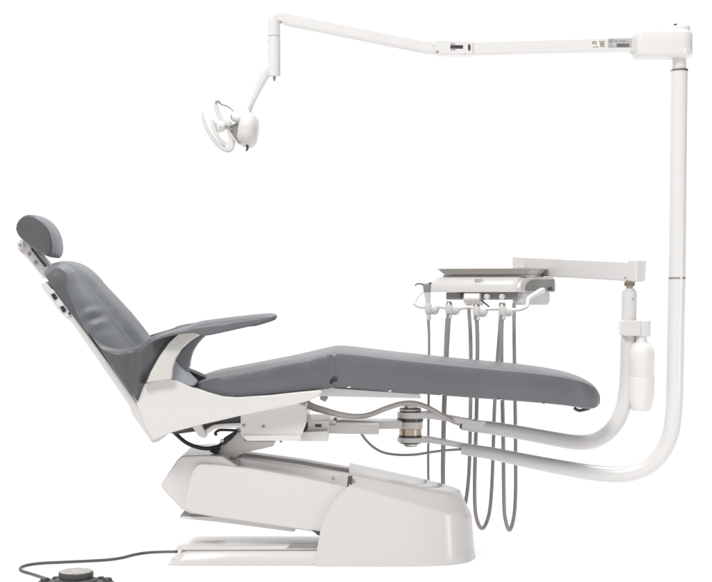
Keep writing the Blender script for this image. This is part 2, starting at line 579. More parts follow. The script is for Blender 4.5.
SHELL = [(40.5, 286), (41.5, 282.5), (45, 281), (50, 286.5), (64, 303), (88, 334), (136, 401), (141, 410), (158, 437), (150.5, 441), (140, 426), (131.5, 414), (128.5, 405), (72, 323.5), (66, 318), (60, 313)]
obj('backrest_shell', slab(SHELL, -0.235, 0.235), 'cover', chair, bevel=0.005)
obj('switch_plate', slab([(48.5, 290.5), (53, 289), (69, 311.5), (70.5, 315.5), (67, 317.5), (63, 313)], -0.2385, -0.234), 'cool', chair, bevel=0.001)
for (x, y) in ((54.0, 296.6), (62.8, 309.2)):
    obj('switch', slab([(x - 3.3, y - 2.2), (x + .4, y - 3.4), (x + 3.6, y + 1.6), (x + .2, y + 3.6)], -0.243, -0.237), 'black', chair, bevel=0.001)
obj('screw', bolt(69.4, 313.6, -0.239, 0.004), 'dark_steel', chair)
obj('shell_tab', slab([(150, 440.5), (158, 436.5), (168, 432), (167, 434.5), (160, 438), (158, 442), (153, 443)], -0.21, 0.21), 'cool', chair, bevel=0.002)

# ---- upholstered wings beside the hips, arm supports and arm pads
WING = [(87.5, 331.5), (93, 338.5), (99, 343.6), (106, 346.8), (114, 348.6), (122, 349), (131, 347.4), (139, 344.6), (146, 340), (153, 335.6), (163, 332.2), (176, 330), (182, 331.5),
        (172, 343), (162, 355), (152.5, 371), (147, 382), (144.5, 385.5), (136.3, 402.6), (118, 377.5), (104, 356.5)]


def wing(side):
    """vinyl panel slung from the shell to the arm support: rolled edges, folds fanning out of its lower tip"""
    top = crom([NV(*p) for p in ((87.5, 331.5), (93, 338.5), (99, 343.6), (106, 346.8), (114, 348.6), (122, 349), (131, 347.4), (139, 344.6), (146, 340), (153, 335.6), (163, 332.2), (176, 330), (182, 331.5))], 6)
    low = crom([NV(*p) for p in ((87.5, 331.5), (96, 344), (104, 356.5), (118, 377.5), (129, 393), (136.3, 402.6))], 8) + \
        crom([NV(*p) for p in ((136.3, 402.6), (140, 394), (144.5, 385.5), (147, 382), (152.5, 371), (162, 355), (172, 343), (182, 331.5))], 8)[1:]

    def along(c, f):
        ln = [0]
        for p, q in zip(c, c[1:]):
            ln.append(ln[-1] + (q - p).length)
        d = f * ln[-1]
        for i in range(len(c) - 1):
            if d <= ln[i + 1] + 1e-9:
                return c[i].lerp(c[i + 1], (d - ln[i]) / max(1e-9, ln[i + 1] - ln[i]))
        return c[-1]
    NU, NW = 72, 26
    bm = bmesh.new()
    front, back = [], []
    for i in range(NU + 1):
        u = .004 + .992 * i / NU
        # meet the lower tip with the middle of the upper edge
        a_, b_ = along(top, u), along(low, u)
        fr, bk = [], []
        for j in range(NW + 1):
            v = j / NW
            p = a_.lerp(b_, v)
            w_ = at(p.x, p.y, -.274)
            e = min(v, 1 - v) * (b_ - a_).length / 6.0
            roll = math.sqrt(max(0, 1 - (1 - min(1, e)) ** 2))
            ang = math.atan2(402.6 - p.y, p.x - 136.3)
            dist = math.hypot(402.6 - p.y, p.x - 136.3)
            fold = .0062 * math.sin(ang * 9.0 + .04 * dist) * min(1, dist / 22) * max(0, 1 - dist / 85)
            fold += .0020 * math.sin(ang * 17 + 1.3) * math.exp(-((dist - 45) / 22) ** 2)
            belly = .006 * math.sin(math.pi * v) * math.sin(math.pi * u)
            fr.append(bm.verts.new((w_.x, side * -(.246 + roll * (.026 + belly + fold)), w_.z)))
            bk.append(bm.verts.new((w_.x, side * -(.246 - roll * .02), w_.z)))
        front.append(fr)
        back.append(bk)
    for G in (front, back):
        for i in range(NU):
            for j in range(NW):
                bm.faces.new((G[i][j], G[i + 1][j], G[i + 1][j + 1], G[i][j + 1]))
    for i in (0, NU):
        for j in range(NW):
            bm.faces.new((front[i][j], back[i][j], back[i][j + 1], front[i][j + 1]))
    return bm


for s in (1, -1):
    obj('hip_wing', wing(s), 'padd', chair, sharp=70)
SUPP = [(144.2, 383), (149, 371), (158, 355), (168, 342), (178, 333.6), (190, 331.6), (203, 331.4), (200, 334.6), (190, 341), (181, 349.6), (175.5, 358.5), (172.6, 368), (171.6, 379.2)]
SUPP_IN = [(171, 366), (176, 357), (182, 349), (191, 341), (203, 333.4), (208, 333.6), (202, 338.4), (197, 344), (192.6, 351), (189.6, 359), (188, 366), (187.6, 373), (180, 374), (172, 368)]
arms = []
for s in (1, -1):
    y0, y1 = s * -0.287, s * -0.255
    dx = 0 if s == 1 else -16
    dz = 0 if s == 1 else 3
    sh = lambda P: [(x + dx, y + dz) for x, y in P]
    a = obj('armrest', slab(sh(SUPP), y0, y1, Yref=-0.287), 'liner', chair, bevel=0.004)
    b = slab(sh(SUPP_IN), s * -0.25, s * -0.20, Yref=-0.245)
    obj('inner_lining', b, 'pad', a, bevel=0.006)
    b = slab(sh([(143, 384.5), (148, 371), (156, 356), (166, 342.5), (177, 333), (180, 333), (169, 343), (159.5, 356), (150.5, 372), (146.5, 382)]), s * -0.2885, s * -0.27, Yref=-0.2885)
    obj('edge_trim', b, 'black', a, bevel=0.001)
    ARM = [(150, 341.0, 342.5, .008), (158, 336.0, 339.5, .022), (166, 332.6, 336.6, .03), (176, 329.6, 334.0, .036), (186, 326.8, 332.8, .04), (194, 323.4, 332.6, .042), (202, 321.4, 335.0, .043), (208, 320.5, 335.0, .043), (220, 319.0, 332.6, .043), (235, 317.2, 329.2, .043),
           (250, 315.6, 325.8, .042), (262, 314.5, 322.9, .040), (270, 314.0, 320.6, .034), (275, 314.6, 318.8, .022), (277, 316, 317.6, .008)]
    obj('arm_pad', rounded_pad([(x + dx, t + dz, b_ + dz, w) for x, t, b_, w in ARM], s * -0.292, power=3.0, tilt=.13 * s), 'pad', a)
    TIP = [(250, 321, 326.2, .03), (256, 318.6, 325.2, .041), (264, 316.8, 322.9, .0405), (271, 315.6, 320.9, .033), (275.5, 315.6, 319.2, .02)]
    obj('pad_underside', rounded_pad([(x + dx, t + dz, b_ + dz, w) for x, t, b_, w in TIP], s * -0.293, power=3.0, tilt=.13 * s), 'padd', a)  # lower tip piece in a darker tone, underside shade put into the colour

# ---- headrest
HEAD = [(15.6, 229), (17, 222.5), (21, 217.5), (26, 214.9), (31, 214.6), (37, 216.6), (42, 220), (47, 226), (51, 234), (53, 243), (53, 250), (51.5, 255), (49, 256.8), (45, 255.5), (38, 251.5), (30, 246), (23, 240.5), (18, 235)]


def headrest():
    """cross sections over the width: full in the middle, rounded and smaller at the cheeks"""
    cx, cy = 34, 236
    rings = []
    for y, f, dx_ in ((-.110, .80, 0), (-.1085, .90, 0), (-.104, .965, 0), (-.092, 1.0, .3), (-.06, 1.02, 1.0), (-.02, 1.03, 1.6), (.02, 1.03, 1.6), (.05, 1.0, 0), (.08, .95, -1), (.1, .90, -2), (.108, .84, -2), (.11, .74, -2)):
        ring = []
        for x, z in crom([NV(*p) for p in HEAD + [HEAD[0]]], 3)[:-1]:
            fr = max(0, (x - cx) / 25)
            p = at(cx + (x - cx) * f + dx_ * fr, cy + (z - cy) * f, -.10)
            ring.append((p.x, y, p.z))
        rings.append(ring)
    return loft(rings)


shade_sides(obj('headrest', headrest(), 'padl', chair, sharp=24), 'padd', .5)  # cheeks darkened in colour to stand for side shade
hb = obj('headrest_bracket', slab([(16.6, 243), (20, 239.6), (25, 240), (33, 245.4), (37, 251), (52, 269), (49, 275), (44, 279), (27, 258.5), (20.5, 252.5), (17, 248.5)], -0.035, 0.035), 'cover', chair, bevel=0.003)
obj('pivot_knob', lathe([(.011, 0), (.011, .012), (.009, .015)], at(21.5, 245.3, -.035), (0, -1, 0)), 'cool', hb)
obj('pivot_knob', lathe([(.005, .0145), (.005, .018)], at(21.5, 245.3, -.035), (0, -1, 0)), 'grey_plastic', hb)
for (x, y) in ((29, 254), (35.6, 262.6)):
    obj('bolt', bolt(x, y, -0.036, 0.0055), 'grey_plastic', hb)
obj('slide_rail', slab([(30.5, 249), (32.6, 247.6), (47, 266), (44.6, 267)], -0.037, -0.03), 'charcoal', hb, bevel=0.0005)
obj('release_catch', slab([(29.5, 246.6), (33.4, 241), (34.4, 242.6), (31, 247.6)], -0.05, 0.04), 'dark_steel', hb, bevel=0.0008)

# ================================================================== DELIVERY UNIT
PV = .15                                            # depth of the pivot post
YT = lambda px: PV - (px - 410) * (0.05 / 218)      # depth along the lower swing tubes
unit = thing('delivery_unit', 'white over-patient delivery unit with control head, holder bar and curved support post', 'delivery unit', (0, 0, 0))
mount = obj('chair_mount', slab([(330, 419.5), (345, 419), (378, 421), (399, 420.5), (402, 421), (402, 428.2), (378, 428.6), (378, 433.6), (330, 432)], .08, .18, Yref=.10), 'white', unit, bevel=.002)
obj('mount_clamp', slab([(328.4, 420), (333, 419.3), (333, 422), (336, 424), (335, 431), (328.4, 432.5)], -.02, .16), 'bright', mount, bevel=.002)
obj('screw', bolt(335.5, 418.6, .09, .005), 'grey_plastic', mount)
obj('mount_plate', slab([(328.4, 424), (379, 424.6), (379, 433.6), (329, 432.6)], -.03, .081, Yref=.0), 'white', mount, bevel=.002)


def disc(name, y0, y1, r, m, parent, px=410.3, Y=PV):
    a, b = at(px, y1, Y), at(px, y0, Y)
    h = b.z - a.z
    k = K * (D + Y) / D
    e = min(.0012, h * .25)
    return obj(name, lathe([(r * k - e, 0), (r * k, e), (r * k, h - e), (r * k - e, h)], a), m, parent)


piv = disc('pivot', 405, 446, 7.2, 'steel', unit)
disc('locknut', 403.2, 408, 4.6, 'bronze', piv)
disc('collar', 407.8, 411.8, 10.6, 'dark_steel', piv)
disc('washer', 408.8, 410.6, 11.1, 'cool', piv)
disc('bearing', 417.6, 421.2, 13.0, 'dark_steel', piv)
disc('spacer', 421.2, 428.2, 12.6, 'white', piv)
disc('bushing', 428.2, 435.0, 11.2, 'bronze', piv)
disc('bearing', 434.8, 437.0, 11.6, 'dark_steel', piv)
disc('collar', 441.6, 443.4, 10.4, 'dark_steel', piv)
disc('locknut', 443.2, 446.6, 5.2, 'dark_steel', piv)


def swing_plate(y0, y1, xr, yr0, yr1, rpx=13.2):
    """flat strap with a round eye at the pivot, running out to the tube"""
    bm = bmesh.new()
    a, b = at(410.3, y0, PV), at(410.3, y1, PV)
    k = K * (D + PV) / D
    r = rpx * k
    e0, e1 = at(xr, yr0, YT(xr)), at(xr, yr1, YT(xr))
    outl = []
    for i in range(13):
        t = math.pi / 2 + math.pi * i / 12
        outl.append((a.x + r * math.cos(t), PV + r * math.sin(t), a.z, b.z))
    wv = r * .62
    mid = at(430, y0, PV).x
    outl.append((mid, PV - r * .9, a.z, b.z))
    outl.append((e0.x - .02, e0.y - wv, e0.z, e1.z))
    outl.append((e0.x, e0.y - wv * .5, e0.z, e1.z))
    outl.append((e0.x, e0.y + wv * .5, e0.z, e1.z))
    outl.append((e0.x - .02, e0.y + wv, e0.z, e1.z))
    outl.append((mid, PV + r * .9, a.z, b.z))
    top = [bm.verts.new((x, y, z)) for x, y, z, _ in outl]
    bot = [bm.verts.new((x, y, z)) for x, y, _, z in outl]
    bm.faces.new(top)
    bm.faces.new(bot[::-1])
    n = len(top)
    for i in range(n):
        bm.faces.new((top[i], bot[i], bot[(i + 1) % n], top[(i + 1) % n]))
    return bm


obj('swing_strap', swing_plate(411.8, 417.8, 486, 421.0, 426.0), 'bright', unit, bevel=.0015)
upath = [(462, 424.0), (490, 427.8), (520, 432.6), (550, 438.2), (570, 441.6), (584, 442.4), (597, 439.6), (608, 432.6), (617, 421.6), (623, 407.6), (625.8, 393), (627.2, 378), (628.3, 340), (629.4, 291)]
urad = [.0205, .0215, .0225, .0238, .0247] + [.0255] * 7 + [.0252, .0245]
post = obj('support_post', tube([at(x, y, YT(x)) for x, y in upath], urad, seg=32), 'bright', unit)
p = at(462, 424, YT(462))
obj('grommet', tube([p + Vector((-.006, 0, .001)), p + Vector((.003, 0, 0))], .0165, smooth=0), 'charcoal', post)
obj('set_screw', bolt(632.5, 299, YT(629) - .0235, .003, .002), 'grey_plastic', post)
PY = YT(629)
for nm, y0, y1, r, m in (('post_collar', 288.4, 291.6, 5.4, 'cool'), ('spindle', 280, 289, 3.4, 'steel'), ('spindle_washer', 281.5, 286.2, 5.3, 'bronze')):
    disc(nm, y0, y1, r, m, post, px=629.6, Y=PY)

# umbilical from the chair into the support post
obj('umbilical', tube([at(303, 401.5, -.02), at(313, 407, -.03), at(325, 410.6, -.03), at(340, 414.6, -.02), at(356, 416.4, 0), at(370, 414.6, .03), at(386, 408.4, .05), at(402, 403.6, .06), at(416, 403.6, .06), at(430, 408.6, .07), at(444, 416.6, .09), at(455, 421.8, .12), at(464, 424.6, YT(464))],
                      [.0115, .0115, .0105, .0095, .0085, .0085, .0085, .0085, .0085, .008, .008, .0085, .0085]), 'umbilical', unit)

# parallel arm from the post to the control head
A0, A1 = at(634, 271.5, .10), at(519, 265.5, .64)
ax = (A1 - A0)
L = ax.length
ax.normalize()
sd = Vector((ax.y, -ax.x, 0)).normalized()
if sd.y > 0:
    sd = -sd                                         # towards the viewer
up = sd.cross(ax)
if up.z < 0:
    up = -up


def arm_box(t0, t1, w0, w1, h0, h1, z0=0.0, z1=0.0):
    bm = bmesh.new()
    rings = []
    for t, w, h, z in ((t0, w0, h0, z0), (t1, w1, h1, z1)):
        c = A0 + ax * t + up * z
        rings.append([c + sd * w + up * h, c - sd * w + up * h, c - sd * w * .9 - up * h, c + sd * w * .9 - up * h])
    return loft(rings, bm)


darm = obj('delivery_arm', arm_box(.0, L + .01, .026, .026, .0325, .0335), 'bright', unit, bevel=.006)
obj('arm_end_cap', arm_box(-.036, .004, .022, .029, .036, .036, .003, .003), 'bright', darm, bevel=.006)
obj('set_screw', bolt(625.5, 277.6, .102, .0035, .004), 'grey_plastic', darm)

# ---- control head (its own turned frame)
HC = Vector((0.491, 0.46, 0.0))
HM = Matrix.Translation(HC) @ Matrix.Rotation(math.radians(-20), 4, 'Z')
HL = lambda x, y, z: HM @ Vector((x, y, z))


def z_of(py, Y):
    return H - (py - 291) * K * (D + Y) / D


def x_for(px, y):
    """local x in the head frame whose world point lies over plan column px"""
    lo, hi = -.6, .6
    for _ in range(50):
        m_ = (lo + hi) / 2
        w = HL(m_, y, 0)
        if 356 + w.x / (K * (D + w.y) / D) < px:
            lo = m_
        else:
            hi = m_
    return lo


def hbox(c, s):
    return box(c, s, mx=HM)


def skew(y):
    """the right end of the head is cut at a slant in plan"""
    return .25 * (y + .14)


def head_body():
    """rounded shell: profile in (y, z) carried along x, narrower at the ends"""
    prof = [(-.150, .836), (-.152, .845), (-.150, .862), (-.144, .878), (-.132, .887), (-.115, .890), (.10, .890), (.125, .886), (.138, .872), (.14, .85), (.132, .834)]
    rings = []
    for x, f, sl in ((-.196, .90, 0), (-.192, .965, 0), (-.183, 1.0, 0), (0, 1.0, .1), (.098, 1.0, 1), (.110, .985, 1), (.118, .95, 1)):
        rings.append([HL(x + sl * skew(y), y * f, .862 + (z - .862) * f) for y, z in prof])
    return loft(rings)


head = obj('control_head', head_body(), 'bright', unit, sharp=50)
obj('head_top_plate', hbox((-.005, .0, .893), (.31, .21, .007)), 'cool', head, bevel=.002)
# right-hand end: white hooped end frame with grey inset panel
endp = [(-.140, .835), (-.146, .852), (-.138, .870), (-.118, .884), (-.09, .889), (.10, .889), (.115, .884), (.118, .84), (.112, .835)]
inset = [(-.108, .838), (-.112, .850), (-.098, .866), (-.07, .876), (-.03, .880), (.105, .880), (.105, .838)]


def xslab(prof, x0, x1, sl=0):
    return loft([[HL(x0 + sl * skew(y), y, z) for y, z in prof], [HL(x1 + sl * skew(y), y, z) for y, z in prof]])


obj('end_frame', xslab(endp, .113, .126, 1), 'bright', head, bevel=.003)
obj('end_panel', xslab(inset, .122, .1282, 1), 'grey_plastic', head, bevel=.001)
obj('switch', xslab([(.055, .842), (.055, .853), (.085, .853), (.085, .842)], .126, .131, 1), 'charcoal', head, bevel=.001)
obj('lower_housing', xslab([(-.112, .792), (-.118, .80), (-.118, .8345), (.08, .8345), (.08, .80), (.06, .79)], .085, .124, 1), 'cool', head, bevel=.004)
obj('lower_housing', hbox((-.01, .03, .822), (.25, .15, .026)), 'cool', head, bevel=.004)
# control strip below the front edge
xa, xb = x_for(446, -.128), x_for(517, -.128)
obj('control_strip', hbox(((xa + xb) / 2, -.103, .8225), (xb - xa, .05, .025)), 'grey_plastic', head, bevel=.002)
xa, xb = x_for(460.5, -.13), x_for(466, -.13)
obj('front_block', hbox(((xa + xb) / 2, -.122, .8235), (xb - xa, .016, .02)), 'charcoal', head, bevel=.002)
obj('tubing_shroud', xslab([(-.15, .802), (-.155, .812), (-.146, .8345), (-.09, .8345), (-.09, .79), (-.12, .788)], x_for(463, -.15), x_for(480, -.15)), 'white', head, bevel=.006)
for px in (487.5, 502.5):
    q = HL(x_for(px, -.13), -.128, z_of(296.4, .36))
    kd = (HM.to_3x3() @ Vector((0, -1, 0)))
    obj('flow_knob', lathe([(.0105, 0), (.0105, .012), (.0085, .016)], q, kd), 'bright', head)
q = HL(x_for(462.5, -.14), -.137, z_of(296.5, .36))
obj('flow_knob', lathe([(.008, 0), (.008, .01), (.006, .013)], q, kd), 'dark_steel', head)
q0 = HL(x_for(481, -.15), -.15, z_of(300, .33))
obj('toggle_lever', tube([q0, HL(x_for(489, -.17), -.17, z_of(306.5, .31))], .0028, smooth=0, seg=10), 'black', head)
lm = Matrix.Translation(HL(x_for(478.2, -.153), -.1512, z_of(280.8, .33))) @ Matrix.Rotation(math.radians(-20), 4, 'Z') @ Matrix.Rotation(math.radians(90 - 14), 4, 'X')
text_mesh('logo', 'DCI', .0165, lm, 'ink', head, shear=.12)

# hub that carries the head from the arm
hb_ = HL(.06, .13, .895)
obj('arm_hub', lathe([(.03, -.03), (.033, -.02), (.033, .02), (.03, .028)], Vector((A1.x + .012, A1.y - .045, .905))), 'white', head)

# ---- wavy holder bar and four holders
BY = -.215
ZB = lambda px, py: z_of(py, HL(x_for(px, BY), BY, 0).y)
bar_px = [(413.5, 303.4), (418, 306.2), (426, 307.4), (438, 306.6), (446, 307.6), (460, 308.2), (470, 307.4), (480, 309.2), (496, 308.8), (506, 310), (519, 309.6), (527, 306.4)]
bar = [HL(x_for(a, BY), BY, ZB(a, b)) for a, b in bar_px]
bar += [HL(.165, -.20, .812), HL(.187, -.172, .832), HL(.198, -.145, .842), HL(.2, -.13, .843)]
hbar = obj('holder_bar', tube(bar, [.006] * len(bar_px) + [.0075, .009, .009, .008], seg=14), 'bright', unit)
obj('bar_bracket', tube([HL(.2, -.135, .843), HL(.193, -.10, .842), HL(.185, -.07, .838)], .008, seg=14), 'bright', hbar)
obj('bar_handle', tube([HL(x_for(414.5, BY), BY, ZB(414.5, 303.6)), HL(x_for(417.5, -.2), -.2, ZB(417.5, 297)), HL(x_for(423.5, -.17), -.17, ZB(423.5, 292)), HL(x_for(437, -.14), -.14, ZB(437, 290))], .0042, seg=12), 'bright', hbar)
HOLD = [(428.3, 308.2), (449.0, 308.6), (476.6, 310.6), (502.4, 310.0)]
CON = []
for px, py in HOLD:
    x = x_for(px, BY - .012)
    w = HL(x, BY - .012, 0)
    z = z_of(py, w.y)
    CON.append((HL(x, BY - .012, z), w.y))
    bm = lathe([(.004, -.021), (.013, -.019), (.0185, -.010), (.020, .002), (.0175, .013), (.012, .019), (.004, .021)], HL(x + .013, BY + .004, z - .003), (1, 0, -.25), seg=20, sy=.9)
    h = obj('instrument_holder', bm, 'bright', hbar, label=None)
    # clip ring that takes the instrument
    c = HL(x, BY - .012, z)
    obj('clip', lathe([(.0115, -.017), (.0125, -.015), (.0125, .012), (.0115, .014)], c, seg=24), 'white', h)

# ---- bottle carrier on the post
bk = slab([(622.2, 320.6), (641, 320.6), (641, 336), (624, 336), (622.2, 334)], YT(629) - .043, YT(629) + .02, Yref=YT(629) - .043)
carrier = obj('bottle_carrier', bk, 'bright', unit, bevel=.003)
BX, BYY = 642.0, YT(629) - .02
c0 = at(643.4, 336.6, BYY)
k_ = K * (D + BYY) / D
obj('bottle_cap', lathe([(6.8 * k_, 0), (7.1 * k_, .003), (7.1 * k_, 13 * k_), (7.3 * k_, 14 * k_), (7.3 * k_, 15.8 * k_), (6.6 * k_, 16.4 * k_)], c0), 'bright', carrier)

# ================================================================== TRAY
tray_o = thing('instrument_tray', 'shallow taupe instrument tray with flared rim lying on the control head', 'tray', HL(0, -.02, .8968))


def tray_mesh():
    zb, zt = .8972, .9175
    def rr(hx, hy, r, z, oy=-.015, ox=-.0):
        pts = []
        for cx, cy, a0 in ((hx - r, hy - r, 0), (-hx + r, hy - r, 90), (-hx + r, -hy + r, 180), (hx - r, -hy + r, 270)):
            for i in range(5):
                a = math.radians(a0 + 22.5 * i)
                pts.append(HL(ox + cx + r * math.cos(a), oy + cy + r * math.sin(a), z))
        return pts
    return loft([rr(.145, .105, .012, zb + .004), rr(.15, .11, .012, zb), rr(.152, .112, .012, zb), rr(.170, .128, .010, zt - .003), rr(.176, .133, .010, zt - .002), rr(.176, .133, .010, zt),
                 rr(.168, .126, .010, zt - .0005), rr(.150, .110, .012, zb + .003), rr(.1, .08, .012, zb + .003)])


obj('tray_pan', tray_mesh(), 'tray', tray_o, sharp=35)

# ================================================================== INSTRUMENTS AND THEIR HOSES
GRP = 'handpiece hoses hanging from the holders'


def hose_path(pts):
    return [at(x, y, Y) for x, y, Y in pts]


# syringe
c, yy = CON[0]
syr = thing('air_water_syringe', 'chrome and white air water syringe with bent nozzle standing in the leftmost holder', 'syringe', c)
obj('handle', lathe([(.0065, -.042), (.008, -.036), (.009, 0), (.0095, .03), (.0115, .052), (.0115, .056)], c, (-.06, 0, 1), seg=20), 'cool', syr)
top = c + Vector((-.0034, 0, .056))
obj('syringe_head', lathe([(.0115, -.002), (.0130, .004), (.0142, .022), (.0125, .027), (.006, .030)], top, (-.06, 0, 1), seg=20), 'grey_plastic', syr)
obj('button', lathe([(.005, 0), (.005, .006)], top + Vector((.009, -.004, .026)), (.15, -.2, 1), seg=12), 'dark_steel', syr)
obj('nozzle', tube([top + Vector((-.006, 0, .022)), top + Vector((-.022, -.002, .027)), top + Vector((-.034, -.003, .0275)), top + Vector((-.043, -.004, .021))], [.0035, .0026, .0024, .002], seg=12, smooth=5), 'dark_steel', syr)
obj('hose', tube(hose_path([(428.3, 319, yy), (429, 335, yy), (429, 360, yy), (428.6, 400, yy), (428.2, 450, yy), (428.4, 480, yy), (430, 505, yy + .01), (434.5, 517, yy + .03), (440, 508, yy + .06), (443, 480, yy + .09), (444, 440, yy + .1), (446, 380, yy + .1), (449, 330, yy + .1), (450, 302, yy + .1)]),
                [.0056] + [.0044] * 13, seg=14), 'hose', syr)

specs = [
    ('handpiece_hose', 'grey hose in the second holder, beside the syringe, looping down behind the pedestal', 1,
     [(448.2, 318), (447, 336), (446, 362), (444.4, 400), (443.4, 440), (443, 480), (445, 510), (454, 526), (464, 508), (468.4, 480), (470, 440), (470.6, 400), (470.8, 362), (470.4, 334), (469, 312), (468.6, 303)], .0098, .0066),
    ('handpiece_hose', 'grey hose in the third holder, its wider loop hanging near the floor', 2,
     [(476.8, 320), (477.4, 340), (477.2, 370), (476.6, 410), (475.4, 450), (474.6, 490), (476, 516), (482, 528.5), (488.6, 516), (491.6, 490), (493.2, 450), (494.4, 410), (496.6, 370), (499, 340), (500.5, 316), (500.8, 303)], .0070, .0064),
    ('handpiece_hose', 'grey hose in the rightmost holder, its narrow loop nearest the foot end of the chair', 3,
     [(501.8, 320), (501.4, 340), (501.6, 370), (502.6, 410), (503.4, 450), (503.8, 490), (504.8, 516), (509.4, 530), (514, 516), (515.6, 490), (515.6, 450), (515.2, 410), (514.6, 370), (514.2, 340), (514, 316), (514, 303)], .0070, .0064)]
for nm, lab, i, pts, r0, r1 in specs:
    c, yy = CON[i]
    t = thing(nm, lab, 'hose', c, GRP)
    n = len(pts)
    path, rad = [], []
    for j, (x, y) in enumerate(pts):
        f = j / (n - 1)
        back = .10 if i > 1 else .09
        e = min(1, max(0, (f - .3) / .4))
        path.append(at(x, y, yy + back * e * e * (3 - 2 * e)))
        rad.append(r0 + (r1 - r0) * min(1, f * 2))
    obj('tubing', tube(path, rad, seg=14), 'hose', t)
    obj('connector', lathe([(.0088, -.034), (.0105, -.032), (.0105, -.012), (.0118, -.010), (.0118, .016), (.0095, .019), (.0095, .024), (.006, .026)], c, seg=20), 'steel', t)

# ================================================================== WATER BOTTLE
bt = thing('water_bottle', 'translucent white plastic water bottle hanging from the carrier on the curved support post', 'bottle', at(643, 411, BYY))
c1 = at(641.3, 411, BYY)
R = lambda v: v * k_
obj('bottle_body', lathe([(R(7.5), 0), (R(9.2), R(.8)), (R(10.6), R(4)), (R(12.6), R(14)), (R(13.0), R(18)), (R(13.1), R(34)), (R(12.85), R(34.6)), (R(13.1), R(35.2)), (R(13.2), R(56)), (R(12.9), R(59.5)), (R(11.6), R(64)), (R(8.8), R(67.4)), (R(6.4), R(69)),
                          (R(5.6), R(70.2)), (R(5.6), R(76))], c1, seg=40), 'bottle', bt)

# ================================================================== DENTAL LIGHT
light = thing('dental_light', 'white dental light with tall curved column, two-section overhead arm and small lamp head', 'dental light', (0, 0, 0))
CY = -.05
YC = lambda px: PV - (px - 410) * ((PV - CY) / 266) if px < 676 else CY
obj('swing_strap', swing_plate(437.0, 441.8, 486, 446.6, 451), 'bright', light, bevel=.0015)
cpath = [(462, 448.8), (490, 453.2), (520, 459.4), (550, 465.4), (585, 471.6), (605, 474.0), (622, 474.4), (638, 471.0), (652, 463.6), (663, 451.0), (670.4, 434), (673.4, 415), (674.6, 398), (675.4, 360), (676.4, 300), (677.0, 278.6)]
crad = [.0195, .0205, .022, .0238, .0255, .0262] + [.0268] * 10
col = obj('column', tube([at(x, y, YC(x)) for x, y in cpath], crad, seg=32), 'bright', light)
obj('column_upper', tube([at(677.0, 277.6, CY), at(678.2, 160, CY), at(679.2, 70.6, CY)], .0266, seg=32, smooth=0), 'bright', light)
obj('joint_ring', tube([at(677.0, 279.0, CY), at(677.0, 277.2, CY)], .0276, seg=32, smooth=0), 'steel', col)
obj('joint_ring', tube([at(679.2, 71.4, CY), at(679.2, 69.6, CY)], .0282, seg=32, smooth=0), 'steel', light)
obj('neck', tube([at(679.2, 70, CY), at(679.3, 56, CY)], .0215, seg=32, smooth=0), 'bright', light)


def stadium(x0, x1, r, y0, y1, Y):
    """rounded-end housing seen from above, with softened top and bottom"""
    a, b = at(x0, y1, Y), at(x1, y0, Y)
    rings = []
    for f, ins in ((0, .012), (.05, .005), (.14, 0), (.86, 0), (.95, .004), (1, .011)):
        z = a.z + (b.z - a.z) * f
        ring = []
        rb = r - ins
        for i in range(13):
            t = -math.pi / 2 + math.pi * i / 12
            ring.append((b.x - r + rb * math.cos(t), Y + rb * math.sin(t), z))
        r2 = .016
        for sgn, a0 in ((1, 90), (-1, 180)):
            for i in range(5):
                t = math.radians(a0 + 22.5 * i)
                ring.append((a.x + r2 + (r2 - ins * .8) * math.cos(t), Y + sgn * (r - r2) + (r2 - ins * .8) * math.sin(t), z))
        rings.append(ring)
    return loft(rings)


hous = obj('swivel_housing', stadium(634, 692.4, .045, 31, 58.4, CY), 'bright', light, sharp=50)
obj('housing_cap', tube([at(681, 31.5, CY), at(681, 26.2, CY)], [.030, .028], seg=32, smooth=0), 'bright', hous, bevel=.003)
obj('cap_screw', tube([at(675.4, 26.4, CY - .008), at(675.4, 23.9, CY - .008)], .005, seg=12, smooth=0), 'dark_steel', hous)
obj('cap_screw', tube([at(682.4, 26.4, CY - .004), at(682.4, 24.3, CY - .004)], .0075, seg=12, smooth=0), 'cool', hous)

AY = CY - .022
arm1 = obj('fixed_arm', slab([(470, 41.6), (636, 36.8), (636, 50.6), (560, 52.0), (470, 54.2)], AY, AY + .044), 'bright', light, bevel=.004)
obj('arm_collar', slab([(632.6, 35.8), (636, 35.4), (636, 51.8), (632.6, 52)], AY - .003, AY + .047), 'white', hous, bevel=.001)


def plate(name, x0, x1, y0, y1, m, parent, d=.0008, Y=AY, sl=0.0):
    return obj(name, slab([(x0, y0), (x1, y0 - sl), (x1, y1 - sl), (x0, y1)], Y - d, Y + .002), m, parent)


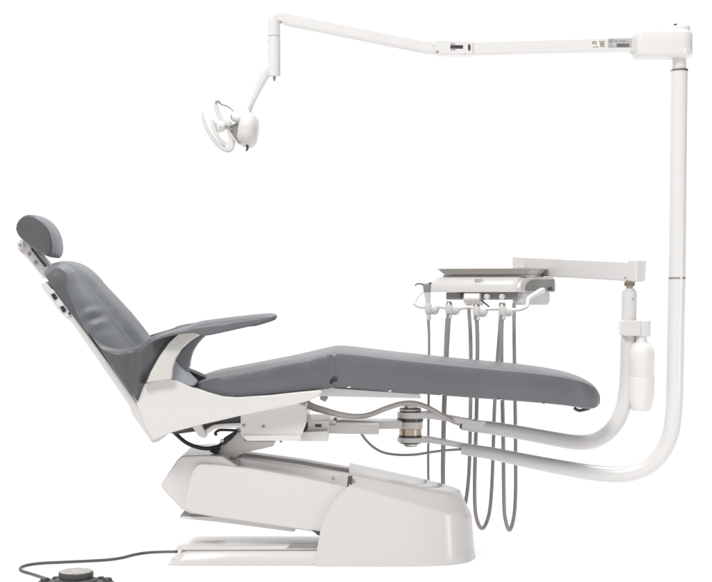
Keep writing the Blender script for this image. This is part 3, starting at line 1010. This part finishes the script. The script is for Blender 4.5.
ls = plate('approval_sticker', 591.6, 606.6, 40.4, 48.4, 'label_w', arm1, .0006, sl=.35)
bm = bmesh.new()
for x0, x1, y0, y1 in ((592.4, 596.6, 41.2, 42), (592.2, 593.8, 42.4, 44.4), (594.6, 597.2, 42.6, 43.6), (595, 596.8, 44.2, 45), (598.6, 605.6, 41, 41.6), (599.4, 604.6, 42.1, 42.7), (600, 605.2, 43.2, 43.9), (599.6, 604, 44.3, 45), (600.4, 604.6, 45.3, 46), (592.6, 599, 46.5, 47.3), (600, 605.8, 46.6, 47.1)):
    slab([(x0, y0), (x1, y0 - .1), (x1, y1 - .1), (x0, y1)], AY - .0012, AY, bm)
obj('print', bm, 'ink_b', ls)
rl = plate('rating_sticker', 607.8, 631.8, 38.6, 48.0, 'label_g', arm1, .0006, sl=.5)
bm = bmesh.new()
for x0, x1, y0, y1 in ((609, 614, 39.6, 40.4), (609, 613, 41, 42.6), (615, 617, 40.4, 42.4), (619, 626, 40.2, 40.7), (619, 629, 41.6, 42.0), (609, 612, 44.6, 45), (609, 614, 46, 46.4)):
    slab([(x0, y0), (x1, y0 - .1), (x1, y1 - .1), (x0, y1)], AY - .0012, AY, bm)
obj('print', bm, 'ink_g', rl)
bm = bmesh.new()
x = 616.8
for i, w in enumerate((.9, .4, .7, .3, 1.0, .5, .35, .9, .4, .6, .9, .3, .7, .45, .8, .35, .6, .4, .3)):
    slab([(x, 43.6), (x + w * .62, 43.58), (x + w * .62, 47), (x, 47.02)], AY - .0013, AY, bm)
    x += w * .62 + (.28 if i % 3 else .42)
obj('barcode', bm, 'ink', rl)

jt = obj('elbow_joint', slab([(433.6, 42), (436, 40), (442, 39.6), (472.8, 40.8), (473.4, 43), (473.4, 54), (470, 54.8), (440, 54), (434.6, 53), (433.4, 50)], AY - .005, AY + .049), 'bright', light, bevel=.004)
js = plate('warning_sticker', 450.4, 463, 45.2, 48.6, 'ink', jt, .0008, AY - .005)
bm = bmesh.new()
for x0, x1, y0, y1 in ((450.8, 452.4, 43.0, 44.8), (453.4, 454.8, 43.2, 44.8), (450.8, 452.4, 49.0, 50.4), (453.4, 455.4, 49.2, 50.2)):
    slab([(x0, y0), (x1, y0), (x1, y1), (x0, y1)], AY - .0058, AY - .004, bm)
obj('print', bm, 'ink_g', js)
obj('adjust_slot', slab([(468.2, 44.4), (470.2, 44.4), (470.6, 47), (470.2, 50.6), (468.4, 50.6), (468, 47.4)], AY - .0058, AY - .004), 'ink', jt)
for x, y, r, m in ((433.8, 45, .003, 'cool'), (437.2, 51.8, .0042, 'grey_plastic'), (464.6, 52.8, .0032, 'cool')):
    obj('screw', bolt(x, y, AY - .0055, r, .002), m, jt)

arm2 = obj('balanced_arm', slab([(277, 11.8), (284, 11.6), (300, 15), (400, 35.2), (438, 42.6), (438, 54), (428, 52), (400, 46.4), (300, 26.3), (284, 23), (277, 20)], AY + .002, AY + .042), 'bright', light, bevel=.005)
obj('arm_seam', slab([(284, 22.2), (400, 45.6), (430, 51.8), (430, 52.5), (400, 46.6), (284, 23.2)], AY + .0012, AY + .0428), 'cool', arm2)
obj('screw', bolt(280.4, 22.3, AY - .001, .004, .004), 'grey_plastic', arm2)

DY = CY
drop = obj('drop_tube', tube([at(274.1, 36.6, DY), at(274.1, 76.6, DY)], .0205, seg=28, smooth=0), 'bright', light, bevel=.003)
obj('drop_collar', tube([at(277.4, 11.6, DY), at(275.6, 15.0, DY), at(274.4, 20, DY), at(274.1, 27, DY), at(274.1, 36.2, DY)], [.012, .0185, .0198, .0198, .0198], seg=28, smooth=4), 'bright', drop)
obj('collar_screw', lathe([(.004, 0), (.004, .005), (.003, .006)], at(268.4, 41.5, DY), (-1, -.4, 0), seg=10), 'cool', drop)
obj('pivot_pin', tube([at(274.4, 76, DY), at(274.4, 81, DY)], [.0055, .003], seg=12, smooth=0), 'grey_plastic', drop)
yoke = obj('yoke_arm', tube([at(271.5, 67, DY), at(266, 72.6, DY), at(258, 88, DY), at(249.5, 105, DY - .005), at(246, 114, DY - .01)], [.017, .0175, .0135, .0135, .016], seg=20), 'bright', light)

# ---- lamp head
LY = DY - .015


def lamp_housing():
    ctr = [(239, 129.5, 11.8), (241, 129.5, 14.8), (244, 129.6, 16.8), (248, 130, 17.8), (252, 130.6, 17.2), (255.6, 131, 14.6), (257.8, 131.4, 10.4), (258.8, 131.6, 4)]
    rings = []
    for px, py, r in ctr:
        c = at(px, py, LY)
        rr = r * K
        rings.append([(c.x + .006 * math.sin(2 * math.pi * i / 28) * (1 if px < 250 else .4), LY + rr * 1.25 * math.cos(2 * math.pi * i / 28), c.z + rr * math.sin(2 * math.pi * i / 28)) for i in range(28)])
    return loft(rings)


lamp = obj('lamp_head', lamp_housing(), 'white', light)
obj('ball_joint', tube([at(231.5, 117, LY - .03), at(237, 118.4, LY - .028), at(243, 117, LY - .024), at(249, 113, LY - .015)], [.0095, .0135, .0145, .011], seg=20, smooth=5), 'bright', lamp)
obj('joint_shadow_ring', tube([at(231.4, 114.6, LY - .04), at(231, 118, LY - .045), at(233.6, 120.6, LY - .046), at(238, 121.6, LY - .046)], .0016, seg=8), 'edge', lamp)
# reflector panel with a dark rim
RP = [(227.6, 127.4), (232, 125.0), (237.6, 123), (240.6, 122.8), (241.8, 126), (241.6, 137), (240.4, 143.4), (237.6, 144.4), (233, 138)]
obj('reflector', slab(RP, LY - .034, LY - .02), 'glass', lamp, bevel=.001)
rimp = [at(x, y, LY - .036) for x, y in ((226.6, 127.6), (232, 125.2), (237.8, 122.8), (240.8, 122.9), (242.2, 127), (241.8, 137), (240.4, 143.2))]
obj('reflector_rim', tube(rimp, .0024, seg=10), 'edge', lamp)
obj('reflector_rim', tube([at(227.4, 128.4, LY - .036), at(233, 137.4, LY - .036), at(238.6, 144.6, LY - .036)], .003, seg=10), 'white', lamp)
obj('shade', slab([(226, 124.6), (229.4, 126.6), (233, 129.6), (231.6, 131), (227.4, 129)], LY - .04, LY + .02), 'grey_plastic', lamp, bevel=.001)
# front lamp module and grips
obj('lamp_module', lathe([(.010, 0), (.0155, .004), (.0185, .012), (.0185, .022), (.016, .03)], at(224, 126.4, LY - .02), (-.75, -.6, -.15), seg=24), 'bright', lamp)
obj('module_screw', bolt(220, 127.2, LY - .045, .004, .004), 'dark_steel', lamp)
obj('module_mount', tube([at(226, 121, LY - .02), at(229, 126, LY - .02), at(231.4, 134, LY - .02), at(231.6, 146, LY - .02)], [.012, .013, .011, .011], seg=16, flat=.8), 'bright', lamp)
obj('grip', tube([at(202.2, 111.6, LY - .04), at(202.8, 117, LY - .04), at(206.4, 127.6, LY - .04), at(213.4, 139.4, LY - .035), at(222, 147.6, LY - .03), at(228, 150, LY - .025), at(231.6, 147.4, LY - .02), at(231.8, 140, LY - .02)],
                  [.0028, .0052, .0062, .0068, .0075, .0085, .009, .008], seg=16), 'white', lamp)
obj('grip', tube([at(212.4, 120, LY - .05), at(213, 127, LY - .05), at(218, 137, LY - .045), at(226, 145, LY - .03)], [.006, .006, .006, .007], seg=14), 'bright', lamp)
obj('guard_band', tube([at(215.4, 103, LY - .01), at(216.6, 109, LY - .01), at(219.4, 115.6, LY - .012), at(222.4, 121.6, LY - .015)], [.006, .0075, .0085, .009], seg=14, flat=.6), 'white', lamp)
obj('guard_wire', tube([at(215, 102.4, LY - .012), at(218.4, 101.4, LY - .012), at(221, 104, LY - .012), at(228, 106.6, LY - .014), at(233.6, 111, LY - .02)], [.0048, .0046, .0032, .0028, .0024], seg=10), 'edge', lamp)
obj('rear_knob', lathe([(.004, 0), (.004, .006)], at(257, 120.6, LY), (1, 0, .3), seg=10), 'cool', lamp)
obj('toggle', tube([at(246.6, 145, LY - .03), at(247.6, 147.6, LY - .03), at(246.2, 151, LY - .03)], [.0042, .0042, .0032], seg=10), 'dark_steel', lamp)

# thin supply hose into the column
obj('supply_hose', tube([at(359.6, 431, .03), at(366, 440, .04), at(374, 447.5, .05), at(384, 452.6, .06), at(398, 454.8, .07), at(415, 454.6, .08), at(432, 452, .09), at(448, 450.2, .11), at(464, 449.2, YC(464))], .0042, seg=12), 'hose', light)

# ================================================================== FOOT CONTROL AND ITS CORD
FY = -.55
fc = thing('foot_control', 'dark grey round foot control with worn pale top disc on the floor', 'foot control', at(76, 590, FY))
fc.location.z = 0
f0 = Vector((fc.location.x, FY, 0))


def foot_base():
    rings = []
    for z, g in ((0, 1), (.012, 1), (.02, .97), (.026, .90)):
        ring = []
        for i in range(72):
            a = 2 * math.pi * i / 72
            r = .083 + .026 * max(0, math.cos(2 * a)) ** 1.5 + .006 * math.cos(10 * a)
            ring.append((f0.x + r * g * math.cos(a), f0.y + r * g * math.sin(a) * .95, z))
        rings.append(ring)
    return loft(rings)


obj('base', foot_base(), 'charcoal', fc, sharp=40)
obj('skirt', lathe([(.062, .02), (.058, .03), (.045, .036), (.044, .042)], f0), 'charcoal', fc)
obj('pedal_disc', lathe([(.040, .034), (.0475, .037), (.049, .045), (.0478, .051), (.045, .053)], f0), 'charcoal', fc)
obj('disc_top', lathe([(.0452, .0525), (.0448, .0542), (.040, .0546)], f0), 'speckle', fc)
for sgn in (-1, 1):
    bm = lathe([(.013, .018), (.013, .030), (.010, .034)], f0 + Vector((sgn * .088, .004, 0)), seg=20)
    lathe([(.009, .018), (.009, .029), (.007, .031)], f0 + Vector((sgn * .064, .035, 0)), bm=bm, seg=16)
    obj('foot_button', bm, 'charcoal', fc)

cordp = [f0 + Vector((-.085, .04, .02)), on_floor(44, 578, .012), on_floor(33, 574.4), on_floor(23, 571.4), on_floor(20.2, 569.4), on_floor(21.6, 567.2), on_floor(28, 565.0), on_floor(42, 563.2), on_floor(62, 562.2), on_floor(88, 561), on_floor(108, 559.8), on_floor(122, 557.8), on_floor(134, 554.8), on_floor(146, 552.8),
         at(160, 552.0, -.06), at(176.5, 551.6, -.155)]
cord = obj('cable', tube(cordp, .0047, seg=12), 'cord')
cord['label'] = 'dark grey cord curving over the floor from foot control to chair base'
cord['category'] = 'cord'

# ================================================================== WORLD, LIGHT, CAMERA
w = bpy.data.worlds.new('World')
bpy.context.scene.world = w
w.use_nodes = True
nt = w.node_tree
bg = nt.nodes['Background']
tc = nt.nodes.new('ShaderNodeTexCoord')
sx = nt.nodes.new('ShaderNodeSeparateXYZ')
nt.links.new(tc.outputs['Generated'], sx.inputs['Vector'])
# a white studio: bright overhead and behind the subject, dimmer behind the photographer
ry = nt.nodes.new('ShaderNodeMapRange')
ry.inputs['From Min'].default_value, ry.inputs['From Max'].default_value = 0.1, 0.75
ry.inputs['To Min'].default_value, ry.inputs['To Max'].default_value = 0.22, 1.06
rz = nt.nodes.new('ShaderNodeMapRange')
rz.inputs['From Min'].default_value, rz.inputs['From Max'].default_value = 0.15, 0.95
rz.inputs['To Min'].default_value, rz.inputs['To Max'].default_value = 0.0, 0.75
ad = nt.nodes.new('ShaderNodeMath')
ad.operation = 'ADD'
nt.links.new(sx.outputs['Y'], ry.inputs['Value'])
nt.links.new(sx.outputs['Z'], rz.inputs['Value'])
nt.links.new(ry.outputs['Result'], ad.inputs[0])
nt.links.new(rz.outputs['Result'], ad.inputs[1])
bg.inputs['Color'].default_value = (1.0, 0.995, 0.99, 1)
# world light dimmed on the right, added to darken the tubes' right edge
rx_ = nt.nodes.new('ShaderNodeMapRange')
rx_.interpolation_type = 'SMOOTHSTEP'
rx_.inputs['From Min'].default_value, rx_.inputs['From Max'].default_value = 0.32, 0.85
rx_.inputs['To Min'].default_value, rx_.inputs['To Max'].default_value = 1.0, 0.08
mu = nt.nodes.new('ShaderNodeMath')
mu.operation = 'MULTIPLY'
nt.links.new(sx.outputs['X'], rx_.inputs['Value'])
nt.links.new(ad.outputs['Value'], mu.inputs[0])
nt.links.new(rx_.outputs['Result'], mu.inputs[1])
nt.links.new(mu.outputs['Value'], bg.inputs['Strength'])


def area(name, loc, target, size, power, col=(1, 1, 1)):
    l = bpy.data.lights.new(name, 'AREA')
    l.shape, l.size, l.size_y, l.energy, l.color = 'RECTANGLE', size[0], size[1], power, col
    o = bpy.data.objects.new(name, l)
    C.objects.link(o)
    o.location = loc
    o.rotation_euler = (Vector(target) - Vector(loc)).to_track_quat('-Z', 'Y').to_euler()
    return o


area('key_softbox', (-3.2, -5.6, 7.6), (0, 0, .7), (3.0, 2.4), 560, (1, .992, .985))
area('overhead_softbox', (1.3, 1.0, 7.0), (-.2, 0, .7), (3.4, 2.6), 330)
area('strip_softbox', (3.3, -2.3, .62), (.1, 0, .25), (.35, 1.2), 13)

cam = bpy.data.cameras.new('Camera')
cam.sensor_fit = 'HORIZONTAL'
cam.sensor_width = 36
cam.lens = 36 * D / (712 * K)
cam.clip_start, cam.clip_end = .1, 500
co = bpy.data.objects.new('Camera', cam)
C.objects.link(co)
co.location = (0, -D, H)
co.rotation_euler = (math.radians(90), 0, 0)
sc = bpy.context.scene
sc.camera = co
sc.view_settings.view_transform = 'Standard'
sc.view_settings.look = 'None'
sc.view_settings.exposure = 0
sc.view_settings.gamma = 1
sc.render.film_transparent = False
sc.cycles.max_bounces = 8
